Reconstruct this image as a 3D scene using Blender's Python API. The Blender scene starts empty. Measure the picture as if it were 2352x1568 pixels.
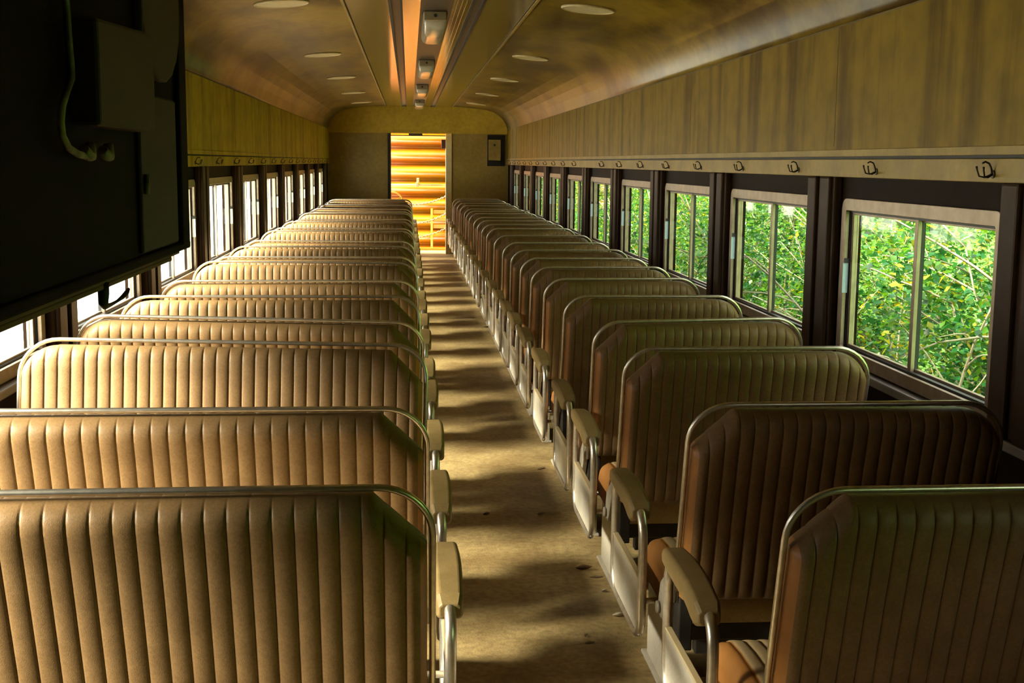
import bpy, bmesh, math, random
from mathutils import Vector, Matrix
random.seed(7)
sc = bpy.context.scene
col = sc.collection
R = math.radians

# ------------------------------------------------------------------ camera
EYE = 1.56
F_PX, W_PX, H_PX = 2850.0, 2352.0, 1568.0
cam_d = bpy.data.cameras.new('camera')
cam_d.sensor_width = 36.0
cam_d.lens = F_PX / W_PX * 36.0
cam_d.clip_start = 0.02
cam = bpy.data.objects.new('camera', cam_d)
col.objects.link(cam)
dx, dy = (939 - W_PX / 2) / F_PX, -(370 - H_PX / 2) / F_PX     # where the aisle runs to
s_ = 0.009                                                    # the picture is tilted by half a degree
a_ = (-s_ * (1 + dx * dx) - dy * dx) / (1 + dy * dy + s_ * dx * dy)
Xc = Vector((1, a_, dx + a_ * dy)).normalized()
Yc = Vector((dx, dy, -1)).normalized()
Zc = Xc.cross(Yc)
M = Matrix((Xc, Yc, Zc)).to_4x4()
M.translation = Vector((0, 0, EYE))
cam.matrix_world = M
sc.camera = cam

# ------------------------------------------------------------------ light
world = bpy.data.worlds.new('world')
sc.world = world
world.use_nodes = True
bg = world.node_tree.nodes['Background']
bg.inputs[0].default_value = (1.0, 0.96, 0.90, 1)
bg.inputs[1].default_value = 3.2
sun_d = bpy.data.lights.new('sun', 'SUN')
sun_d.energy = 60.0
sun_d.angle = R(42.0)          # sun behind bright haze
sun_d.color = (1.0, 0.90, 0.73)
sun = bpy.data.objects.new('sun', sun_d)
col.objects.link(sun)
sun.rotation_euler = Vector((-0.88, -0.25, 0.74)).to_track_quat('Z', 'Y').to_euler()


sc.view_settings.view_transform = 'Standard'
sc.view_settings.look = 'None'
sc.view_settings.gamma = 1
sc.view_settings.use_curve_mapping = False
sc.view_settings.exposure = 0.30
sc.cycles.use_denoising = True
sc.cycles.max_bounces = 10
sc.cycles.diffuse_bounces = 6
sc.cycles.glossy_bounces = 4
sc.cycles.transparent_max_bounces = 24
sc.cycles.caustics_reflective = False
sc.cycles.caustics_refractive = False
sc.cycles.sample_clamp_indirect = 8


# ------------------------------------------------------------------ materials
def mat(name, c, rough=0.6, metal=0.0, c2=None, scale=6.0, stretch=(1, 1, 1), bump=0.0, bscale=None, spec=0.5,
        lo=0.35, hi=0.65, fine=None, trans=0.0):
    m = bpy.data.materials.new(name)
    m.use_nodes = True
    nt = m.node_tree
    b = nt.nodes['Principled BSDF']
    b.inputs['Base Color'].default_value = (*c, 1)
    b.inputs['Roughness'].default_value = rough
    b.inputs['Metallic'].default_value = metal
    b.inputs['Specular IOR Level'].default_value = spec
    tc = nt.nodes.new('ShaderNodeTexCoord')
    mp = nt.nodes.new('ShaderNodeMapping')
    mp.inputs['Scale'].default_value = stretch
    nt.links.new(tc.outputs['Object'], mp.inputs[0])
    colour = None
    if c2:
        n = nt.nodes.new('ShaderNodeTexNoise')
        n.inputs['Scale'].default_value = scale
        n.inputs['Detail'].default_value = 6
        n.inputs['Roughness'].default_value = 0.6
        nt.links.new(mp.outputs[0], n.inputs['Vector'])
        r = nt.nodes.new('ShaderNodeValToRGB')
        r.color_ramp.elements[0].position = lo
        r.color_ramp.elements[1].position = hi
        r.color_ramp.elements[0].color = (*c2, 1)
        r.color_ramp.elements[1].color = (*c, 1)
        nt.links.new(n.outputs['Fac'], r.inputs[0])
        colour = r.outputs[0]
        if fine:
            n2 = nt.nodes.new('ShaderNodeTexNoise')
            n2.inputs['Scale'].default_value = fine[0]
            n2.inputs['Detail'].default_value = 3
            nt.links.new(tc.outputs['Object'], n2.inputs['Vector'])
            r2 = nt.nodes.new('ShaderNodeValToRGB')
            r2.color_ramp.elements[0].position = 0.3
            r2.color_ramp.elements[1].position = 0.62
            k = 1 - fine[1]
            r2.color_ramp.elements[0].color = (k, k, k * 0.96, 1)
            r2.color_ramp.elements[1].color = (1, 1, 1, 1)
            nt.links.new(n2.outputs['Fac'], r2.inputs[0])
            mx = nt.nodes.new('ShaderNodeMix')
            mx.data_type = 'RGBA'
            mx.blend_type = 'MULTIPLY'
            mx.inputs[0].default_value = 1
            nt.links.new(colour, mx.inputs[6])
            nt.links.new(r2.outputs[0], mx.inputs[7])
            colour = mx.outputs[2]
        nt.links.new(colour, b.inputs['Base Color'])
    if bump:
        n3 = nt.nodes.new('ShaderNodeTexNoise')
        n3.inputs['Scale'].default_value = bscale or 80
        n3.inputs['Detail'].default_value = 4
        nt.links.new(tc.outputs['Object'], n3.inputs['Vector'])
        bp = nt.nodes.new('ShaderNodeBump')
        bp.inputs['Strength'].default_value = bump
        bp.inputs['Distance'].default_value = 0.01
        nt.links.new(n3.outputs['Fac'], bp.inputs['Height'])
        nt.links.new(bp.outputs[0], b.inputs['Normal'])
    if trans:
        t = nt.nodes.new('ShaderNodeBsdfTranslucent')
        t.inputs[0].default_value = (c[0] * 1.3, c[1] * 1.1, c[2] * 0.6, 1)
        mx2 = nt.nodes.new('ShaderNodeMixShader')
        mx2.inputs[0].default_value = trans
        out = nt.nodes['Material Output']
        nt.links.new(b.outputs[0], mx2.inputs[1])
        nt.links.new(t.outputs[0], mx2.inputs[2])
        nt.links.new(mx2.outputs[0], out.inputs[0])
    return m


def glass_mat(name, tint=(0.95, 0.98, 0.96)):
    m = bpy.data.materials.new(name)
    m.use_nodes = True
    nt = m.node_tree
    nt.nodes.remove(nt.nodes['Principled BSDF'])
    out = nt.nodes['Material Output']
    t = nt.nodes.new('ShaderNodeBsdfTransparent')
    t.inputs[0].default_value = (*tint, 1)
    g = nt.nodes.new('ShaderNodeBsdfGlossy')
    g.inputs['Roughness'].default_value = 0.02
    fr = nt.nodes.new('ShaderNodeLayerWeight')
    pw = nt.nodes.new('ShaderNodeMath')
    pw.operation = 'POWER'
    pw.inputs[1].default_value = 5.0
    ml = nt.nodes.new('ShaderNodeMath')
    ml.operation = 'MULTIPLY_ADD'
    ml.inputs[1].default_value = 0.28
    ml.inputs[2].default_value = 0.006
    mx = nt.nodes.new('ShaderNodeMixShader')
    nt.links.new(fr.outputs['Facing'], pw.inputs[0])
    nt.links.new(pw.outputs[0], ml.inputs[0])
    nt.links.new(ml.outputs[0], mx.inputs[0])
    nt.links.new(t.outputs[0], mx.inputs[1])
    nt.links.new(g.outputs[0], mx.inputs[2])
    nt.links.new(mx.outputs[0], out.inputs[0])
    return m


MT = {
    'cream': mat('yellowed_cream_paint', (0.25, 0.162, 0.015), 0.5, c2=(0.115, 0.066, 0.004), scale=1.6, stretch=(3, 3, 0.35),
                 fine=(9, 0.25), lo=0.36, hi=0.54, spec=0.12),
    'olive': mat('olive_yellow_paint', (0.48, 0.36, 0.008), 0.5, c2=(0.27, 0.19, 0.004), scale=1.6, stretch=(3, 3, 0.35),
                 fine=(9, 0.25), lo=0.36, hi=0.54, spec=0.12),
    'rail': mat('cream_rail_paint', (0.34, 0.225, 0.030), 0.5, c2=(0.24, 0.155, 0.018), scale=5, fine=(60, 0.15)),
    'ceiling': mat('grimy_ceiling_paint', (0.28, 0.180, 0.016), 0.34, c2=(0.085, 0.046, 0.004), scale=1.3, stretch=(2.2, 0.7, 1),
                   fine=(14, 0.2), lo=0.38, hi=0.60, spec=0.4),
    'panel': mat('glossy_ceiling_panel', (0.29, 0.195, 0.035), 0.13, c2=(0.22, 0.145, 0.024), scale=3, stretch=(4, 0.6, 1), fine=(30, 0.15)),
    'grille': mat('dark_brown_air_strip', (0.045, 0.026, 0.013), 0.42, c2=(0.03, 0.017, 0.009), scale=6),
    'black': mat('black_gap', (0.008, 0.006, 0.004), 0.6, c2=(0.012, 0.009, 0.006)),
    'darkwall': mat('dark_brown_wall_panel', (0.017, 0.010, 0.0055), 0.55, c2=(0.012, 0.007, 0.004), scale=8, spec=0.03),
    'post': mat('brown_window_post', (0.05, 0.026, 0.013), 0.45, c2=(0.034, 0.018, 0.009), scale=8, spec=0.08),
    'frame': mat('dull_window_aluminium', (0.40, 0.31, 0.22), 0.42, 0.55, c2=(0.30, 0.23, 0.16), scale=20),
    'gasket': mat('black_window_gasket', (0.012, 0.012, 0.013), 0.5, c2=(0.02, 0.02, 0.02)),
    'sill': mat('grey_sill_paint', (0.22, 0.19, 0.17), 0.4, c2=(0.16, 0.135, 0.12), scale=10),
    'sticker': mat('pale_blue_notice_paper', (0.72, 0.92, 1.0), 0.5, c2=(0.62, 0.86, 1.0), scale=60),
    'sticker_w': mat('white_notice_paper', (0.9, 0.9, 0.86), 0.5, c2=(0.82, 0.82, 0.8), scale=60),
    'glass': glass_mat('window_glass'),
    'floor': mat('dusty_linoleum', (0.50, 0.355, 0.150), 0.62, c2=(0.29, 0.185, 0.068), scale=2.6, fine=(40, 0.35), bump=0.25, bscale=120,
                 lo=0.36, hi=0.58),
    'vinyl': mat('brown_seat_vinyl', (0.25, 0.146, 0.062), 0.47, c2=(0.19, 0.108, 0.044), scale=9, fine=(180, 0.18), bump=0.12, bscale=500, spec=0.28),
    'edge': mat('orange_tan_seat_side', (0.42, 0.175, 0.04), 0.5, c2=(0.34, 0.14, 0.03), scale=12),  # warm aisle light coloured into the back edges; orange vinyl on cushion sides
    'cushion': mat('tan_seat_cushion', (0.50, 0.365, 0.19), 0.5, c2=(0.43, 0.30, 0.15), scale=8, fine=(150, 0.15)),
    'chrome': mat('worn_chrome', (0.78, 0.72, 0.62), 0.34, 0.9, c2=(0.62, 0.55, 0.45), scale=40),
    'arm': mat('tan_armrest_pad', (0.33, 0.225, 0.09), 0.5, c2=(0.26, 0.175, 0.065), scale=14, fine=(200, 0.15)),
    'kick': mat('grey_kick_panel', (0.62, 0.56, 0.46), 0.42, 0.15, c2=(0.52, 0.46, 0.37), scale=7, fine=(90, 0.15)),
    'kickedge': mat('tan_panel_edge', (0.55, 0.42, 0.22), 0.5, c2=(0.47, 0.36, 0.2)),
    'seatbase': mat('black_seat_base', (0.015, 0.012, 0.010), 0.6, c2=(0.03, 0.024, 0.018), scale=20),
    'dark': mat('black_brown_cabinet', (0.011, 0.0045, 0.0024), 0.65, c2=(0.008, 0.0032, 0.0017), scale=5, spec=0.05),
    'dark2': mat('dark_brown_box', (0.06, 0.035, 0.023), 0.55, c2=(0.046, 0.027, 0.017), scale=5, spec=0.25),
    'dark3': mat('dark_maroon_plate', (0.032, 0.014, 0.009), 0.55, c2=(0.024, 0.011, 0.008), scale=5, spec=0.25),
    'skirt': mat('brown_cabinet_skirt', (0.16, 0.072, 0.028), 0.55, c2=(0.12, 0.054, 0.02), scale=9, spec=0.25),
    'conduit': mat('pale_conduit', (0.34, 0.27, 0.19), 0.5, c2=(0.08, 0.06, 0.045), scale=22, lo=0.42, hi=0.6),
    'lens': mat('frosted_lamp_lens', (0.46, 0.42, 0.33), 0.16, c2=(0.40, 0.36, 0.28), scale=12, fine=(120, 0.1)),
    'plate': mat('lamp_end_plate', (0.36, 0.28, 0.16), 0.4, c2=(0.28, 0.21, 0.11), scale=16),
    'disc': mat('pale_round_disc', (0.66, 0.55, 0.30), 0.30, c2=(0.56, 0.45, 0.23), scale=20),
    'hook': mat('dark_hook_metal', (0.06, 0.045, 0.02), 0.4, 0.7, c2=(0.09, 0.07, 0.03), scale=60),
    'seam': mat('dark_panel_seams', (0.14, 0.095, 0.03), 0.6, c2=(0.09, 0.06, 0.02), scale=8),  # dark colour along the panel joints
    'bulk': mat('bulkhead_paint', (0.78, 0.54, 0.040), 0.5, c2=(0.66, 0.44, 0.028), scale=2.5, fine=(20, 0.15)),
    'bulk2': mat('drab_bulkhead_panel', (0.46, 0.33, 0.075), 0.45, c2=(0.36, 0.25, 0.05), scale=2.5, fine=(20, 0.15)),
    'jamb': mat('door_jamb_paint', (0.85, 0.72, 0.40), 0.4, c2=(0.74, 0.60, 0.3), scale=9),  # brightened colour stands in for sunlight on the right jamb
    'corr': mat('orange_yellow_corrugated_paint', (0.27, 0.070, 0.0015), 0.24, c2=(0.25, 0.105, 0.003), scale=0.9, stretch=(1, 1, 1.6), spec=0.8,
                lo=0.4, hi=0.6),
    'yellow': mat('yellow_threshold_paint', (0.30, 0.20, 0.008), 0.45, c2=(0.25, 0.16, 0.01), scale=14),
    'orange': mat('orange_step_paint', (0.3, 0.075, 0.004), 0.45, c2=(0.25, 0.065, 0.005), scale=14),
    'chain': mat('galvanised_chain', (0.5, 0.38, 0.2), 0.4, 0.4, c2=(0.4, 0.3, 0.15), scale=60),
    'ground': mat('pale_concrete_ground', (0.66, 0.66, 0.62), 0.85, c2=(0.56, 0.57, 0.54), scale=0.6),
    'grass': mat('grass_bank', (0.05, 0.14, 0.01), 0.85, c2=(0.03, 0.08, 0.008), scale=3),
    'bark': mat('pale_bark', (0.40, 0.36, 0.25), 0.8, c2=(0.26, 0.22, 0.15), scale=20),
    'leaf_a': mat('bright_green_leaf', (0.075, 0.21, 0.009), 0.4, c2=(0.016, 0.060, 0.005), scale=1.3, trans=0.45, lo=0.38, hi=0.6),  # dark clumps in the leaf colours stand for shade deep in the foliage
    'leaf_b': mat('deep_green_leaf', (0.018, 0.12, 0.028), 0.35, c2=(0.006, 0.032, 0.009), scale=1.3, trans=0.40, lo=0.38, hi=0.6),
    'leaf_c': mat('yellow_green_leaf', (0.32, 0.30, 0.015), 0.4, c2=(0.10, 0.16, 0.008), scale=2.0, trans=0.45, lo=0.38, hi=0.6),
    'deadleaf': mat('dry_brown_leaf', (0.10, 0.06, 0.025), 0.7, c2=(0.16, 0.10, 0.05), scale=50),
    'paper': mat('pale_paper_scrap', (0.6, 0.52, 0.38), 0.7, c2=(0.5, 0.43, 0.3), scale=50),
    'carshell': mat('outer_shell', (0.25, 0.25, 0.25), 0.6, c2=(0.2, 0.2, 0.2)),
}


# ------------------------------------------------------------------ mesh helpers
class MB:
    def __init__(self):
        self.v, self.f, self.m, self.s = [], [], [], []

    def add(self, vs, fs, mi=0, smooth=False):
        o = len(self.v)
        self.v += [tuple(p) for p in vs]
        for f in fs:
            self.f.append(tuple(i + o for i in f))
            self.m.append(mi)
            self.s.append(smooth)

    def box(self, x0, x1, y0, y1, z0, z1, mi=0):
        vs = [(x, y, z) for z in (z0, z1) for y in (y0, y1) for x in (x0, x1)]
        self.add(vs, [(0, 2, 3, 1), (4, 5, 7, 6), (0, 1, 5, 4), (2, 6, 7, 3), (0, 4, 6, 2), (1, 3, 7, 5)], mi)

    def tube(self, pts, r, n=10, mi=0, closed=False, radii=None):
        pts = [Vector(p) for p in pts]
        k = len(pts)
        rings = []
        prev = None
        for i, p in enumerate(pts):
            if closed:
                t = (pts[(i + 1) % k] - pts[i - 1]).normalized()
            else:
                t = (pts[min(i + 1, k - 1)] - pts[max(i - 1, 0)]).normalized()
            if prev is None:
                a = Vector((0, 0, 1)) if abs(t.z) < 0.9 else Vector((1, 0, 0))
                u = t.cross(a).normalized()
            else:
                u = (prev - t * prev.dot(t)).normalized()
            prev = u
            w = t.cross(u)
            rr = radii[i] if radii else r
            rings.append([p + (u * math.cos(2 * math.pi * j / n) + w * math.sin(2 * math.pi * j / n)) * rr for j in range(n)])
        vs = [q for ring in rings for q in ring]
        fs = []
        for i in range(k if closed else k - 1):
            i2 = (i + 1) % k
            for j in range(n):
                j2 = (j + 1) % n
                fs.append((i * n + j, i * n + j2, i2 * n + j2, i2 * n + j))
        self.add(vs, fs, mi, True)
        if not closed:
            self.add(rings[0], [tuple(range(n))[::-1]], mi)
            self.add(rings[-1], [tuple(range(n))], mi)

    def cyl(self, c, axis, r, h, n=20, mi=0, r2=None):
        c = Vector(c)
        ax = Vector(axis).normalized()
        self.tube([c, c + ax * h], r, n, mi, radii=[r, r if r2 is None else r2])

    def prism(self, poly, fn, d0, d1, mi=0, smooth=False):
        """poly of 2-D points, fn(a, b, d) -> 3-D point, extruded from d0 to d1"""
        n = len(poly)
        vs = [fn(a, b, d0) for a, b in poly] + [fn(a, b, d1) for a, b in poly]
        fs = [(i, (i + 1) % n, (i + 1) % n + n, i + n) for i in range(n)]
        self.add(vs, fs, mi, smooth)
        self.add(vs[:n], [tuple(range(n))[::-1]], mi)
        self.add(vs[n:], [tuple(range(n))], mi)

    def build(self, name, mats, parent=None, bevel=0.0, seg=2):
        me = bpy.data.meshes.new(name)
        me.from_pydata(self.v, [], self.f)
        me.update()
        bm = bmesh.new()
        bm.from_mesh(me)
        bmesh.ops.remove_doubles(bm, verts=bm.verts, dist=1e-5)
        bmesh.ops.recalc_face_normals(bm, faces=bm.faces)
        bm.to_mesh(me)
        bm.free()
        if len(me.polygons) == len(self.m):
            for p, mi, s in zip(me.polygons, self.m, self.s):
                p.material_index = mi
                p.use_smooth = s
        for m in (mats if isinstance(mats, (list, tuple)) else [mats]):
            me.materials.append(m)
        o = bpy.data.objects.new(name, me)
        col.objects.link(o)
        if parent:
            o.parent = parent
        if bevel:
            b = o.modifiers.new('bevel', 'BEVEL')
            b.width = bevel
            b.segments = seg
            b.limit_method = 'ANGLE'
            b.angle_limit = R(40)
            b.harden_normals = False
        return o


def tag(o, label=None, cat=None, group=None, kind=None):
    if label:
        o['label'] = label
    if cat:
        o['category'] = cat
    if group:
        o['group'] = group
    if kind:
        o['kind'] = kind
    return o


def empty(name, loc, rz=0.0):
    o = bpy.data.objects.new(name, None)
    o.empty_display_size = 0.1
    col.objects.link(o)
    o.location = loc
    o.rotation_euler = (0, 0, rz)
    return o


def copy_tree(o, parent=None):
    c = o.copy()
    col.objects.link(c)
    if parent:
        c.parent = parent
    for ch in list(o.children):
        copy_tree(ch, c)
    return c


def arc(cx, cy, r, a0, a1, n=8):
    return [(cx + r * math.cos(R(a0 + (a1 - a0) * i / n)), cy + r * math.sin(R(a0 + (a1 - a0) * i / n))) for i in range(n + 1)]


ORD = ['first', 'second', 'third', 'fourth', 'fifth', 'sixth', 'seventh', 'eighth', 'ninth', 'tenth', 'eleventh', 'twelfth', 'thirteenth',
       'fourteenth', 'fifteenth', 'sixteenth', 'seventeenth', 'eighteenth', 'nineteenth', 'twentieth', 'twenty-first', 'twenty-second',
       'twenty-third', 'twenty-fourth', 'twenty-fifth', 'twenty-sixth', 'twenty-seventh', 'twenty-eighth']

# ------------------------------------------------------------------ the car's shell
XL, XR = -1.33, 1.65           # inner faces of the upper walls
XLw, XRw = -1.36, 1.68         # window plane
Y0, Y1 = -3.0, 21.2
WF = [4.70 + 1.68 * k for k in range(10)]      # far edge of every window
WLEN = 1.32
Z_SILL, Z_WTOP = EYE - 0.745, EYE - 0.125
Z_R0, Z_R1 = EYE - 0.045, EYE + 0.022          # hook rail
Z_CORN = EYE + 0.53
CX = (XL + XR) / 2

b = MB()
b.box(XL - 0.1, XR + 0.1, Y0, 21.3, -0.06, 0.0)
tag(b.build('floor', MT['floor']), 'dusty brown linoleum aisle floor between the seat blocks', 'floor', kind='structure')

# ceiling: a flat middle, sloping sides, coved edges
prof = [(XR + 0.006, 0.512), (XR - 0.004, 0.56), (XR - 0.03, 0.63), (XR - 0.075, 0.70), (XR - 0.14, 0.765), (XR - 0.23, 0.82), (XR - 0.34, 0.855),
        (XR - 0.5, 0.877), (0.73, 0.912)]
left = [(2 * CX - x, z) for x, z in prof][::-1]
prof = prof + [(CX, 0.916)] + left
outer = [(CX + (x - CX) * 1.06, z + 0.10) for x, z in prof]
b = MB()
poly = prof + outer[::-1]
n = len(prof)
vs = []
for yy in (Y0, Y1 + 0.1):
    vs += [(x, yy, EYE + z) for x, z in prof]
for yy in (Y0, Y1 + 0.1):
    vs += [(x, yy, EYE + z) for x, z in outer]
fs = []
for i in range(n - 1):
    fs.append((i, i + 1, n + i + 1, n + i))
    fs.append((2 * n + i, 3 * n + i, 3 * n + i + 1, 2 * n + i + 1))
    fs.append((i, 2 * n + i, 2 * n + i + 1, i + 1))
    fs.append((n + i, n + i + 1, 3 * n + i + 1, 3 * n + i))
fs += [(0, n, 3 * n, 2 * n), (n - 1, 3 * n - 1, 4 * n - 1, 2 * n - 1)]
b.add(vs, fs, 0, True)
o = b.build('ceiling', MT['ceiling'])
tag(o, 'grimy cream curved ceiling of the railway carriage', 'ceiling', kind='structure')

# middle ceiling panels and strips
trim_n = [0]


def trim(b, mats, label, bevel=0.0):
    trim_n[0] += 1
    return tag(b.build('trim_%d' % trim_n[0], mats, bevel=bevel), label, 'trim', kind='structure')


zc = EYE + 0.904
for x0, x1, lab in ((-0.369, -0.114, 'left'), (0.437, 0.727, 'right')):
    b = MB()
    b.box(x0, x1, Y0, Y1 - 0.02, zc, zc + 0.012)
    trim(b, MT['panel'], 'glossy flat ceiling panel %s of the lamp strip' % lab, 0.003)
for x0, x1, lab in ((-0.114, -0.034, 'left'), (0.362, 0.437, 'right')):
    b = MB()
    b.box(x0 + 0.004, x1 - 0.004, Y0, Y1 - 0.02, zc + 0.002, zc + 0.012)
    b.box(x0, x0 + 0.016, Y0, Y1 - 0.02, zc - 0.008, zc + 0.01, 1)
    b.box(x1 - 0.013, x1, Y0, Y1 - 0.02, zc - 0.008, zc + 0.01, 1)
    trim(b, [MT['grille'], MT['black']], 'dark brown ceiling air strip %s of the lamps' % lab)
for x0, x1, lab in ((-0.034, 0.07, 'left'), (0.26, 0.362, 'right')):
    b = MB()
    b.box(x0, x1, Y0, Y1 - 0.02, zc - 0.004, zc + 0.012)
    for k in range(3):
        xx = x0 + (x1 - x0) * (0.25 + 0.25 * k)
        b.box(xx - 0.003, xx + 0.003, Y0, Y1 - 0.02, zc - 0.009, zc - 0.003)
    trim(b, MT['panel'], 'ribbed cream ceiling strip beside the lamps, %s one' % lab)
b = MB()
b.box(0.07, 0.26, Y0, Y1 - 0.02, zc + 0.004, zc + 0.014)
trim(b, MT['grille'], 'dark brown channel that carries the ceiling lamps')
for x, lab in ((-0.372, 'left'), (0.73, 'right')):
    b = MB()
    b.box(x - 0.012, x + 0.004, Y0, Y1 - 0.02, zc - 0.010, zc + 0.012)
    b.box(x + (0.004 if x < 0 else -0.018), x + (0.010 if x < 0 else -0.012), Y0, Y1 - 0.02, zc - 0.002, zc + 0.012, 1)
    trim(b, [MT['rail'], MT['black']], 'narrow moulding along the %s edge of the flat ceiling' % lab)


# side walls, one mesh per side
def side_wall(sgn, name, paint, wins, label):
    x_in = XR if sgn > 0 else XL
    xw = XRw if sgn > 0 else XLw
    xo = xw + 0.07 * sgn
    b = MB()

    def bx(xa, xb, y0, y1, z0, z1, mi):
        b.box(min(xa, xb), max(xa, xb), y0, y1, z0, z1, mi)

    bx(x_in, xo, Y0, Y1 + 0.1, Z_R1 + 0.012, Z_CORN, 0)            # upper panel
    bx(xw, xo, Y0, Y1 + 0.1, Z_WTOP, Z_R1 + 0.012, 1)              # dark band over the windows
    bx(xw, xo, Y0, Y1 + 0.1, 0.0, Z_SILL, 1)                       # below the sill
    y = Y0
    for yf in wins:
        bx(xw, xo, y, yf - WLEN, Z_SILL, Z_WTOP, 1)
        y = yf
    bx(xw, xo, y, Y1 + 0.1, Z_SILL, Z_WTOP, 1)
    o = b.build(name, [paint, MT['darkwall']])
    tag(o, label, 'wall', kind='structure')
    # panel seams, cornice bead, screws
    b = MB()
    bx(x_in, x_in - 0.0012 * sgn, Y0, Y1, Z_CORN - 0.006, Z_CORN - 0.001, 0)
    for k in range(9):
        ys = 2.25 + 2.52 * k
        bx(x_in, x_in - 0.0010 * sgn, ys, ys + 0.003, Z_R1 + 0.05, Z_CORN - 0.006, 0)
    trim(b, MT['seam'], 'thin dark seam lines on the %s upper wall panels' % ('right' if sgn > 0 else 'left'))
    # hook rail with flat strip over it
    b = MB()
    bx(x_in - 0.006 * sgn, xw, Y0, Y1, Z_R0, Z_R1, 0)
    bx(x_in - 0.004 * sgn, xw, Y0, Y1, Z_R1 + 0.010, Z_R1 + 0.036, 0)
    bx(x_in + 0.004 * sgn, xw, Y0, Y1, Z_R1 - 0.001, Z_R1 + 0.012, 1)  # black strip colours in the shadow gap above the rail
    trim(b, [MT['rail'] if sgn > 0 else paint, MT['black']], 'long cream hook rail over the %s windows' % ('right' if sgn > 0 else 'left'), 0.002)
    # sill ledge and lower heater cover
    b = MB()
    bx(x_in - 0.015 * sgn, xw, Y0, Y1, Z_SILL - 0.035, Z_SILL - 0.004, 0)
    trim(b, MT['sill'], 'grey painted sill ledge under the %s windows' % ('right' if sgn > 0 else 'left'), 0.006)
    b = MB()
    bx(x_in - 0.03 * sgn, xw, Y0, Y1, 0.02, 0.22, 0)
    trim(b, MT['darkwall'], 'dark heater cover at the foot of the %s wall' % ('right' if sgn > 0 else 'left'), 0.01)


WINS_R = [1.6] + WF  # first entry: unseen window added to light the nearest right seats
WINS_L = [WF[0] - 1.68] + WF  # first entry: out-of-view window added so the front left seats get light
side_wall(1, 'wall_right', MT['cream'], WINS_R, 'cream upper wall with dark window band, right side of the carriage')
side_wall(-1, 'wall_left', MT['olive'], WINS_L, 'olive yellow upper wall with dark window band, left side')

# posts between windows
for sgn in (1, -1):
    xw = XRw if sgn > 0 else XLw
    wins = WINS_R if sgn > 0 else WINS_L
    side = 'right' if sgn > 0 else 'left'
    ys = ([wins[0] - WLEN - 0.18] + [w + 0.18 for w in wins]) if sgn < 0 else [WF[0] - WLEN - 0.18] + [w + 0.18 for w in WF]
    for i, yc in enumerate(ys):
        b = MB()
        for (u0, u1, d) in ((-0.15, 0.15, 0.035), (-0.13, -0.02, 0.052), (0.03, 0.13, 0.052)):
            xa, xb = xw - d * sgn, xw
            b.box(min(xa, xb), max(xa, xb), yc + u0, yc + u1, Z_SILL - 0.004, Z_R0)
        trim(b, MT['post'], 'dark brown window post, %s from the camera along the %s wall' % (ORD[i], side), 0.008)

# ------------------------------------------------------------------ windows
win_n = 0


def rrect(y0, y1, z0, z1, r, n=5):
    p = []
    for (cy, cz, a) in ((y1 - r, z1 - r, 0), (y0 + r, z1 - r, 90), (y0 + r, z0 + r, 180), (y1 - r, z0 + r, 270)):
        p += arc(cy, cz, r, a, a + 90, n)
    return p


def ring(b, outer, inner, x0, x1, mi=0):
    n = len(outer)
    vs = [(x, y, z) for x in (x0, x1) for (y, z) in outer] + [(x, y, z) for x in (x0, x1) for (y, z) in inner]
    fs = []
    for i in range(n):
        j = (i + 1) % n
        fs += [(i, j, n + j, n + i), (2 * n + i, 3 * n + i, 3 * n + j, 2 * n + j), (i, 2 * n + i, 2 * n + j, j),
               (n + i, n + j, 3 * n + j, 3 * n + i)]
    b.add(vs, fs, mi)


def make_window(sgn):
    """origin at the middle of the opening's foot on the wall plane; local x points out of the car (mirrored by sgn)"""
    h = Z_WTOP - Z_SILL
    L = WLEN / 2
    e = empty('window_proto', (0, 0, 0))
    b = MB()
    X = lambda v: v * sgn
    def rg(y0, y1, z0, z1, t, xa, xb, r, mi=0):
        ring(b, rrect(y0, y1, z0, z1, r), rrect(y0 + t, y1 - t, z0 + t, z1 - t, max(r - t, 0.008)), X(xa), X(xb), mi)
    rg(-L, L, 0, h, 0.046, -0.012, 0.004, 0.045)
    rg(-L + 0.012, L - 0.012, 0.012, h - 0.012, 0.03, 0.002, 0.045, 0.035)
    b.build('window_frame', MT['frame'], e, 0.002)
    b = MB()
    t = 0.008
    rg(-L + 0.040, L - 0.040, 0.042, h - 0.042, 0.012, 0.006, 0.022, 0.02)
    b.build('gasket', MT['gasket'], e)
    for nm, (y0, y1, xo) in (('near', (-L + 0.05, 0.015, 0.028)), ('far', (-0.015, L - 0.05, 0.012))):
        b = MB()
        z0, z1 = 0.05, h - 0.05
        w = 0.024
        xa, xb = sorted((X(xo), X(xo + 0.014)))
        for (ya, yb) in ((y0, y0 + w), (y1 - w, y1)):
            b.box(xa, xb, ya, yb, z0, z1, 0 if nm == 'far' else 1)
        b.box(xa, xb, y0 + w, y1 - w, z0, z0 + 0.012, 0)
        b.box(xa, xb, y0 + w, y1 - w, z1 - 0.012, z1, 0)
        s = b.build('sash', [MT['frame'], MT['gasket']], e, 0.0015)
        b = MB()
        xm = X(xo + 0.007)
        b.box(xm - 0.002, xm + 0.002, y0 + 0.012, y1 - 0.012, z0 + 0.006, z1 - 0.006)
        b.build('glass_pane', MT['glass'], s)
    # notice stuck on the far jamb
    b = MB()
    xa, xb = sorted((X(-0.014), X(0.012)))
    b.box(xa, xb, L - 0.0505, L - 0.0465, h * 0.415, h * 0.60)
    b.build('notice_sticker', MT['sticker'] if sgn > 0 else MT['sticker_w'], e)
    b = MB()
    xa, xb = sorted((X(-0.010), X(0.008)))
    b.box(xa, xb, L - 0.056, L - 0.046, h * 0.602, h * 0.63)
    b.build('sash_latch', MT['gasket'], e)
    return e


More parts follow.
